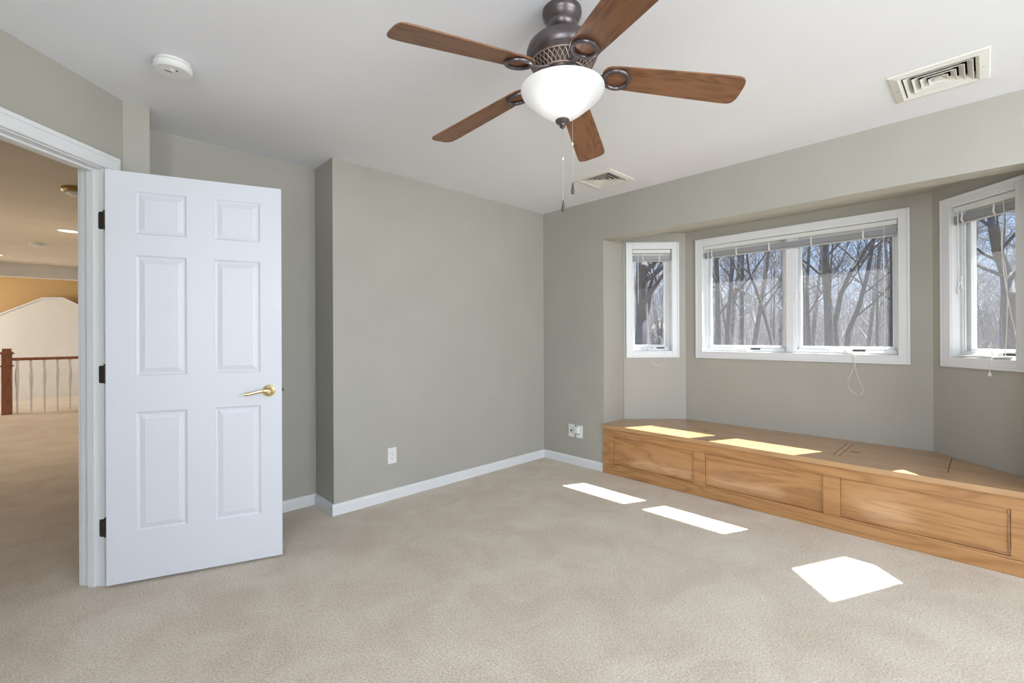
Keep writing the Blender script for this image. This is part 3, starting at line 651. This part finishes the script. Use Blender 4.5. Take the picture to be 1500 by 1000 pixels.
for r, z, t_ in ((.117, H-.199, .003), (.0855, H-.235, .0035)):
    mb.tube([(FX+r*math.cos(a), FY+r*math.sin(a), z) for a in [2*math.pi*i/48 for i in range(49)]], t_, 6)
build(mb, 'motor_lattice', M['bronzelat'], fan, smooth=True)
build(MB().lathe([(.080, H-.236), (.078, H-.243), (.062, H-.246), (.060, H-.262), (.066, H-.266), (.066, H-.288), (.052, H-.294), (.0, H-.294)], c, 40), 'switch_housing', M['hinge'], fan, smooth=True)
ZR = 2.14
build(MB().lathe([(.1555, ZR), (.1565, ZR-.006), (.153, ZR-.015), (.142, ZR-.030), (.124, ZR-.047), (.101, ZR-.066), (.080, ZR-.083), (.059, ZR-.098), (.038, ZR-.110), (.018, ZR-.118), (.004, ZR-.119)], c, 64, close=False), 'lamp_bowl', M['bowl'], fan, smooth=True)
sm = fan.children[-1].modifiers.new('thick', 'SOLIDIFY'); sm.thickness = .004; sm.offset = -1
build(MB().lathe([(.026, ZR-.116), (.027, ZR-.120), (.022, ZR-.127), (.011, ZR-.131), (.009, ZR-.136), (.011, ZR-.140), (.006, ZR-.146), (.0, ZR-.147)], c, 28), 'finial', M['bronze'], fan, smooth=True)
def chain(px, py, z0, z1, joint, fob):
    mb = MB(); z = z0; 
    mb.tube([(px, py, z0), (px, py, z1)], .0009, 5)
    while z > z1:
        mb.lathe([(.0004, z+.0014), (.0014, z), (.0004, z-.0014)], (px, py), 6, close=False); z -= .0042
    ch = build(mb, 'pull_chain', M['steel'], fan, smooth=True)
    build(MB().lathe([(.001, joint+.006), (.003, joint+.003), (.003, joint-.003), (.001, joint-.006)], (px, py), 8), 'chain_joint', M['cord'], ch, smooth=True)
    build(MB().lathe([(.0015, z1+.004), (.003, z1-.004), (.0045, z1-.016), (.007, z1-.030), (.0065, z1-.038), (.0, z1-.041)], (px, py), 14), 'chain_fob', M['bronze'], ch, smooth=True)
chain(FX+.0015, FY, ZR-.146, 1.722, 1.88, 0)
pr = Vector((FX, FY, 0))+RT*.036-FW*.012
chain(pr.x, pr.y, ZR-.112, 1.783, 1.93, 0)
# blades
def blade_outline():
    up = []
    prof = [(.148, .016), (.152, .030), (.162, .043), (.178, .051), (.200, .0545), (.26, .057), (.35, .0605), (.45, .064), (.55, .067), (.61, .0685), (.635, .0675), (.648, .062), (.657, .050), (.661, .034), (.662, .012)]
    return prof
TH0 = 2.973
blade0 = None
for k in range(5):
    th = TH0-k*2*math.pi/5
    if blade0 is None:
        pr_ = blade_outline(); poly = [(x_, y_) for x_, y_ in pr_]+[(x_, -y_) for x_, y_ in reversed(pr_)]
        droop = .128; pit = math.radians(12)
        def TB(x_, y_, z_):
            # pitched about its length, drooping slightly outward
            yy = y_*math.cos(pit)+z_*math.sin(pit); zz = -y_*math.sin(pit)+z_*math.cos(pit)
            return Vector((x_, yy, zz-(x_-.2)*droop-.254))
        blade = build(MB().prism(poly, -.003, .003, TB), 'blade', M['walnut'], fan, bevel=.0015, local=True)
        b0me = blade.data
        # blade iron: ring under the blade plus arm to the motor
        mb = MB(); ring = [(.2+.046*math.cos(a), .043*math.sin(a), -.0085) for a in [2*math.pi*i/32 for i in range(33)]]
        mb.tube([TB(*q) for q in ring], .0080, 10, cap=False)
        arm = [(.160, 0, -.006), (.135, 0, -.009), (.105, 0, -.004), (.075, 0, .004)]
        vs = []; 
        for i, q in enumerate(arm):
            hw = (.011, .010, .012, .020)[i]
            for yy, zz in ((-hw, 0), (hw, 0), (hw, .006), (-hw, .006)):
                vs.append(TB(q[0], yy*(1), q[2]+zz))
        fs = [(4*i+j, 4*i+(j+1) % 4, 4*i+4+(j+1) % 4, 4*i+4+j) for i in range(3) for j in range(4)]+[(3, 2, 1, 0), (12, 13, 14, 15)]
        mb.add(vs, fs)
        iron = build(mb, 'blade_iron', M['bronzelat'], blade, smooth=True, local=True)
        iron.data.materials.clear(); iron.data.materials.append(M['bronze'])
        blade0, iron0 = blade, iron
        blade.rotation_euler = (0, 0, th)
    else:
        b_ = blade0.copy(); COL.objects.link(b_); b_.parent = fan; b_.rotation_euler = (0, 0, th)
        i_ = iron0.copy(); COL.objects.link(i_); i_.parent = b_
pl_ = bpy.data.lights.new('fan_bulb', 'POINT'); pl_.energy = FANW; pl_.shadow_soft_size = .03; pl_.color = (1, .96, .90)
po = bpy.data.objects.new('fan_bulb', pl_); COL.objects.link(po); po.location = (FX-.05, FY-.02, ZR-.025)

# ------------------------------------------------------------------ the hall beyond the door
structure(MB().box(-3.1, XQ, 13.6, 13.9, 0, H), 'wall_hall_end', M['hallwall'])
mb = MB().box(-3.1, -3.0, yw0-1, 6.7, 0, H).box(-3.1, -3.0, 7.7, 11.7, 0, H).box(-3.1, -3.0, 12.7, 13.6, 0, H).box(-3.1, -3.0, 11.7, 12.7, 0, .75).box(-3.1, -3.0, 11.7, 12.7, 2.05, H).box(-3.1, -3.0, 6.7, 7.7, 0, .75).box(-3.1, -3.0, 6.7, 7.7, 2.05, H)
structure(mb, 'wall_hall_left', M['hallwhite'])
structure(MB().box(-3.0, XW-.12, yw0-1.0, yw0-.9, 0, H), 'wall_hall_front', M['hallwhite'])
structure(MB().box(-3.0, XQ, 11.0, 11.15, 2.215, H), 'trim_4', M['hallwhite'])
# white wall with a gabled top
gp = [(-1.9, 0), (XQ-.001, 0), (XQ-.001, 1.848), (-.082, 2.018), (-.379, 2.002), (-.954, 1.661), (-1.9, 1.10)]
structure(MB().prism(gp, 13.3, 13.45, lambda x_, z_, y_: Vector((x_, y_, z_))), 'wall_hall_gable', M['hallwhite'])
mb = MB()
for a, b_ in ((gp[2], gp[3]), (gp[3], gp[4]), (gp[4], gp[5]), (gp[5], gp[6])):
    mb.prism([(a[0], a[1]), (b_[0], b_[1]), (b_[0], b_[1]+.03), (a[0], a[1]+.03)], 13.28, 13.47, lambda x_, z_, y_: Vector((x_, y_, z_)))
structure(mb, 'trim_5', M['white'])
rail = empty('stair_railing', (-.3, 10.8, 0)); tag(rail, 'hall stair railing with red-brown newel and handrail and white turned balusters', 'railing')
nx = -.703
mb = MB().box(nx-.058, nx+.058, 10.742, 10.858, 0, 1.0)
mb.box(nx-.082, nx+.082, 10.718, 10.882, .955, .975).box(nx-.072, nx+.072, 10.728, 10.872, .975, .99).box(nx-.05, nx+.05, 10.75, 10.85, .99, 1.045)
mb.box(nx-.075, nx+.075, 10.725, 10.875, .755, .78)
nw = build(mb, 'newel_post', M['redwood'], rail, bevel=.004)
build(MB().prism([(-.03, .85), (.03, .85), (.034, .872), (.026, .895), (-.026, .895), (-.034, .872)], nx+.058, XQ-.002, lambda y_, z_, x_: Vector((x_, 10.8+y_, z_))), 'handrail', M['redwood'], rail)
for i in range(6):
    bx = -.592+i*.152
    if bx > XQ-.03: break
    build(MB().box(bx-.016, bx+.016, 10.784, 10.816, .72, .85).lathe([(.012, 0), (.012, .02), (.014, .30), (.016, .42), (.024, .46), (.017, .48), (.026, .52), (.027, .58), (.021, .70), (.016, .72)], (bx, 10.8), 14), 'baluster', M['white'], rail, smooth=True)
def downlight(x_, y_, r, label, on=True):
    q = empty('recessed_light', (x_, y_, H-.006)); tag(q, label, 'ceiling light', 'hall recessed lights')
    build(MB().lathe([(r+.022, H), (r+.020, H-.006), (r, H-.008), (r-.002, H-.001)], (x_, y_), 28, close=False), 'trim_ring', M['white'], q, smooth=True)
    build(MB().lathe([(r-.002, H-.002), (0, H-.004)], (x_, y_), 28, close=False), 'lens', M['lampdisc'], q, smooth=True)
    l = bpy.data.lights.new('hall_bulb', 'SPOT'); l.spot_size = math.radians(150); l.spot_blend = .6; l.energy = HALLW*2; l.color = (1, .74, .46); l.shadow_soft_size = .08
    o = bpy.data.objects.new('hall_bulb', l); COL.objects.link(o); o.location = (x_, y_, H-.02)
downlight(.0, 7.27, .085, 'lit recessed round light in the hall ceiling nearest the door jamb')
downlight(-.76, 10.04, .07, 'lit recessed round light in the hall ceiling at the left edge')
q = empty('hall_ceiling_light', (.075, 5.18, H-.07)); tag(q, 'brass rimmed flush ceiling light half hidden by the door jamb', 'ceiling light')
build(MB().lathe([(.115, H), (.118, H-.02), (.105, H-.036), (0, H-.036)], (.075, 5.18), 32), 'lamp_base', mat('antique_brass', (.42, .27, .10), .35, .7), q, smooth=True)
build(MB().lathe([(.09, H-.034), (.088, H-.045), (.06, H-.058), (0, H-.062)], (.075, 5.18), 32), 'lamp_glass', M['plasticclear'], q, smooth=True)
q = empty('smoke_detector', (-.289, 8.5, H-.045)); tag(q, 'small white smoke detector on the hall ceiling seen through the doorway', 'smoke detector')
build(MB().lathe([(.07, H), (.07, H-.012), (.066, H-.014)], (-.289, 8.5), 28), 'detector_base', M['plastic'], q, smooth=True)
build(MB().lathe([(.075, H-.0135), (.075, H-.036), (.06, H-.043), (0, H-.044)], (-.289, 8.5), 28), 'detector_cover', M['plastic'], q, smooth=True)

# ------------------------------------------------------------------ outdoors: rising ground, bare woods, a neighbour's roof
def gz(x_):
    if x_ < 8: return -3.0
    if x_ < 60: return -3.0+2.8*(x_-8)/52
    return -.2+.15*min(1, (x_-60)/60)
mb = MB(); xs = [-40, 3.9, 8, 12, 20, 34, 60, 80, 120, 200]
vs = []
for x_ in xs: vs += [(x_, -90, gz(x_)), (x_, 170, gz(x_))]
mb.add(vs, [(2*i, 2*i+2, 2*i+3, 2*i+1) for i in range(len(xs)-1)])
tag(build(mb, 'ground', M['leaf']), kind='structure')

def grow(seed, height, r0, lean=(0, 0), fork=None, levels=3, nb=16, trunk_pts=None, spread=.9, lo=.30):
    rn = random.Random(seed); tb = MB(); bb = MB()
    def limb(p0, d, L, r, lev, mb):
        n = 4 if lev < 3 else 3; pts = [p0]; rad = [r]; d = d.normalized(); p = p0.copy()
        for i in range(n):
            d = (d+Vector((rn.uniform(-.22, .22), rn.uniform(-.22, .22), rn.uniform(-.05, .20)))).normalized()
            p = p+d*(L/n); pts.append(p.copy()); rad.append(max(r*(1-(i+1)/n*.75), .004))
        mb.tube(pts, rad, 6 if lev < 2 else (4 if lev == 2 else 3), cap=False)
        if lev <= levels:
            k = (6, 6, 5, 4)[min(lev, 3)]
            for j in range(k):
                t = rn.uniform(.25, 1); idx = min(int(t*n), n-1); q = pts[idx].lerp(pts[idx+1], t*n-idx if t < 1 else 1)
                ax = d.cross(Vector((rn.uniform(-1, 1), rn.uniform(-1, 1), rn.uniform(-1, 1)))).normalized()
                dd = (d+ax*rn.uniform(.5, 1.1)).normalized()
                limb(q, dd, L*rn.uniform(.38, .62), r*(1-.6*t)*.5, lev+1, bb)
    if trunk_pts is None:
        p = Vector((0, 0, 0)); trunk_pts = [(p.copy(), r0*1.25)]; n = 8; d = Vector((lean[0], lean[1], 1)).normalized()
        for i in range(n):
            d = (d+Vector((rn.uniform(-.06, .06), rn.uniform(-.06, .06), .03))).normalized(); p = p+d*(height/n)
            trunk_pts.append((p.copy(), r0*(1-(i+1)/n*.85)))
    tb.tube([q for q, _ in trunk_pts], [r for _, r in trunk_pts], 9, cap=False)
    n = len(trunk_pts)-1
    for j in range(nb):
        t = lo+(1-lo)*(j+rn.random())/nb; idx = min(int(t*n), n-1); q0, ra = trunk_pts[idx]; q1, rb = trunk_pts[idx+1]; f_ = t*n-idx
        a = rn.uniform(0, 2*math.pi); up = rn.uniform(.35, 1.1)
        dd = Vector((math.cos(a)*spread, math.sin(a)*spread, up))
        limb(q0.lerp(q1, f_), dd, height*rn.uniform(.16, .30)*(1.15-.6*t), (ra*(1-f_)+rb*f_)*.42, 1, bb)
    return tb, bb
def tree_obj(tb, bb, loc, label, group=None, name='bare_tree'):
    root = empty(name, loc); tag(root, label, 'tree', group)
    build(tb, 'trunk', M['nearbark'], root, smooth=True, local=True); build(bb, 'branches', M['nearbark'], root, local=True)
    return root
# featured trees, each placed by where its trunk stands
def featured(seed, u0, dist, r0, height, label, path, nb=12, levels=3, lo=.3):
    """path: list of (u, v) seen trunk points at the tree's own distance, from low to high"""
    base = at_depth(u0, 490, dist); base.z = gz(base.x)
    pts = [(Vector((0, 0, -.1)), r0*1.3)]; n = len(path)
    for i, (u, v) in enumerate(path):
        q = at_depth(u, v, dist+(.3*math.sin(i*2+seed)))-base; pts.append((q, r0*(1-.35*i/max(1, n-1))))
    q, r = pts[-1]; d = (pts[-1][0]-pts[-2][0]).normalized(); left = height-q.z
    if left > .5:
        for i in range(1, 4):
            q = q+(d+Vector((0, 0, .5))).normalized()*left/3; pts.append((q.copy(), r*(1-i*.3)))
    tb, bb = grow(seed, height, r0, trunk_pts=pts, nb=nb, levels=levels, lo=lo)
    return tree_obj(tb, bb, base, label)
featured(11, 1215, 15, .135, 13, 'thick double trunk tree with a leaning limb behind the right pane of the middle window', [(1215, 520), (1214, 480), (1212, 430), (1210, 380), (1209, 340)])
t_ = featured(12, 1224, 15.6, .085, 12, 'slanting forked limb tree leaning right behind the middle window', [(1226, 520), (1224, 470), (1232, 430), (1248, 395), (1268, 365), (1285, 345)], nb=9)
featured(13, 1239, 18, .10, 13, 'curving slim tree right of the double trunk in the middle window', [(1240, 515), (1243, 485), (1258, 450), (1270, 405), (1280, 350)], nb=10)
featured(14, 1052, 17, .125, 13, 'straight dark trunk at the left edge of the middle window', [(1052, 520), (1052, 470), (1051, 420), (1050, 370)], nb=10)
featured(15, 1068, 21, .12, 14, 'second dark trunk from the left edge of the middle window', [(1064, 520), (1066, 480), (1070, 430), (1073, 370)], nb=10)
featured(16, 1088, 24, .12, 14, 'slim trunk left of centre in the left pane of the middle window', [(1086, 520), (1087, 470), (1087, 420), (1088, 370)], nb=10)
featured(17, 1130, 12, .05, 9, 'thin sapling leaning left beside the middle window mullion', [(1135, 520), (1129, 495), (1118, 455), (1108, 425), (1098, 400), (1094, 370)], nb=8)
featured(18, 942, 11, .17, 12, 'broad dark forked trunk filling the left side of the narrow left window', [(941, 520), (941, 470), (940, 430), (940, 390), (939, 370)], nb=9)
featured(19, 945, 11.3, .09, 10, 'thick limb slanting up to the right in the narrow left window', [(945, 505), (946, 460), (951, 430), (961, 400), (975, 380)], nb=6, levels=2)
featured(20, 1484, 13, .16, 13, 'curved dark trunk behind the right hand bay window', [(1482, 520), (1480, 470), (1478, 430), (1474, 400), (1462, 370), (1455, 330), (1452, 300)], nb=12)
featured(21, 1180, 22, .10, 13, 'slim trunk just right of the mullion in the middle window', [(1186, 520), (1184, 470), (1182, 420), (1185, 370)], nb=10)
featured(22, 1309, 19, .12, 13, 'dark trunk at the right edge of the middle window', [(1309, 520), (1308, 470), (1308, 420), (1306, 360)], nb=10)
# woods behind: five kinds of tree, copied
protos = []
for i in range(6):
    h_ = (12.5, 11, 13.5, 10.5, 12, 9.5)[i]; tb, bb = grow(100+i, h_, (.15, .12, .17, .10, .14, .08)[i], lean=((-1)**i*.05, .04*(i-2)), nb=15, levels=3, lo=.18)
    tm = tb.mesh('trunk', M['bark'], True); bmh = bb.mesh('branches', M['twig']); protos.append((tm, bmh))
rn = random.Random(77)
def place_tree(i, x_, y_, sc, rz, label, group):
    tm, bmh = protos[i]; root = empty('bare_tree', (x_, y_, gz(x_)-.05)); root.rotation_euler = (0, 0, rz); root.scale = (sc, sc, sc); tag(root, label, 'tree', group)
    for nm, me in (('trunk', tm), ('branches', bmh)):
        o = bpy.data.objects.new(nm, me); COL.objects.link(o); o.parent = root
n_ = 0
for k in range(30):
    d = rn.uniform(24, 44); a = math.radians(-7+46*(k+rn.random())/30)
    place_tree(k % 6, d*math.cos(a), d*math.sin(a), rn.uniform(.85, 1.15), rn.uniform(0, 6.28), 'bare grey tree standing in the near part of the woods outside', 'bare trees of the nearer woods')
for k in range(85):
    d = rn.uniform(46, 105); a = math.radians(-9+50*(k*.618 % 1))
    place_tree(rn.randrange(6), d*math.cos(a), d*math.sin(a), rn.uniform(.8, 1.1), rn.uniform(0, 6.28), 'bare grey tree in the far hazy part of the woods outside', 'bare trees of the far woods')
# thicket of undergrowth
mb = MB()
for k in range(5200):
    d = 22+rn.random()**.8*60; a = math.radians(-9+50*rn.random()); x_, y_ = d*math.cos(a), d*math.sin(a); z_ = gz(x_)
    L = rn.uniform(.8, 3.4); p = Vector((x_, y_, z_)); dd = Vector((rn.uniform(-.6, .6), rn.uniform(-.6, .6), 1)).normalized(); pts = [p]
    for j in range(3):
        dd = (dd+Vector((rn.uniform(-.3, .3), rn.uniform(-.3, .3), 0))).normalized(); pts.append(pts[-1]+dd*L/3)
    mb.tube(pts, [.012, .010, .008, .004], 3, cap=False)
for k in range(3600):
    d = 48+rn.random()*55; a = math.radians(-9+50*rn.random()); x_, y_ = d*math.cos(a), d*math.sin(a); z_ = gz(x_)
    L = rn.uniform(2.5, 6.5); p = Vector((x_, y_, z_)); dd = Vector((rn.uniform(-.25, .25), rn.uniform(-.25, .25), 1)).normalized(); pts = [p]
    for j in range(3):
        dd = (dd+Vector((rn.uniform(-.15, .15), rn.uniform(-.15, .15), 0))).normalized(); pts.append(pts[-1]+dd*L/3)
        for q in range(3):
            e_ = pts[-1]-dd*L/3*rn.random(); mb.tube([e_, e_+Vector((rn.uniform(-1, 1), rn.uniform(-1, 1), rn.uniform(.3, 1.2)))*rn.uniform(.5, 1.1)], [.014, .007], 3, cap=False)
    mb.tube(pts, [.035, .028, .02, .008], 3, cap=False)
tag(build(mb, 'undergrowth', M['twig']), 'grey tangle of bare undergrowth on the woodland floor', 'undergrowth', kind='stuff')
# neighbour's house with a pinkish roof
hp = at_depth(994, 480, 60); hx, hy = hp.x, hp.y; g0 = gz(hx)
hs_ = empty('neighbor_house', (hx, hy, g0)); tag(hs_, 'distant house with a pinkish hip roof among the trees in the left window', 'house')
ev = CZ+.75
build(MB().box(hx-2.5, hx+2.5, hy-2.5, hy+2.5, g0, ev), 'house_walls', mat('brown_siding', (.22, .19, .17), .8), hs_)
build(MB().add([(hx-3, hy-3, ev), (hx+3, hy-3, ev), (hx+3, hy+3, ev), (hx-3, hy+3, ev), (hx, hy-.6, ev+1.6), (hx, hy+.6, ev+1.6)], [(0, 3, 2, 1), (0, 1, 4), (1, 2, 5, 4), (2, 3, 5), (3, 0, 4, 5)]), 'house_roof', M['roof'], hs_)
build(MB().box(hx-2.53, hx-2.5, hy-2, hy-.9, g0+.9, g0+2.0).box(hx-2.53, hx-2.5, hy+.8, hy+1.9, g0+.9, g0+2.0), 'house_window', M['dark'], hs_)
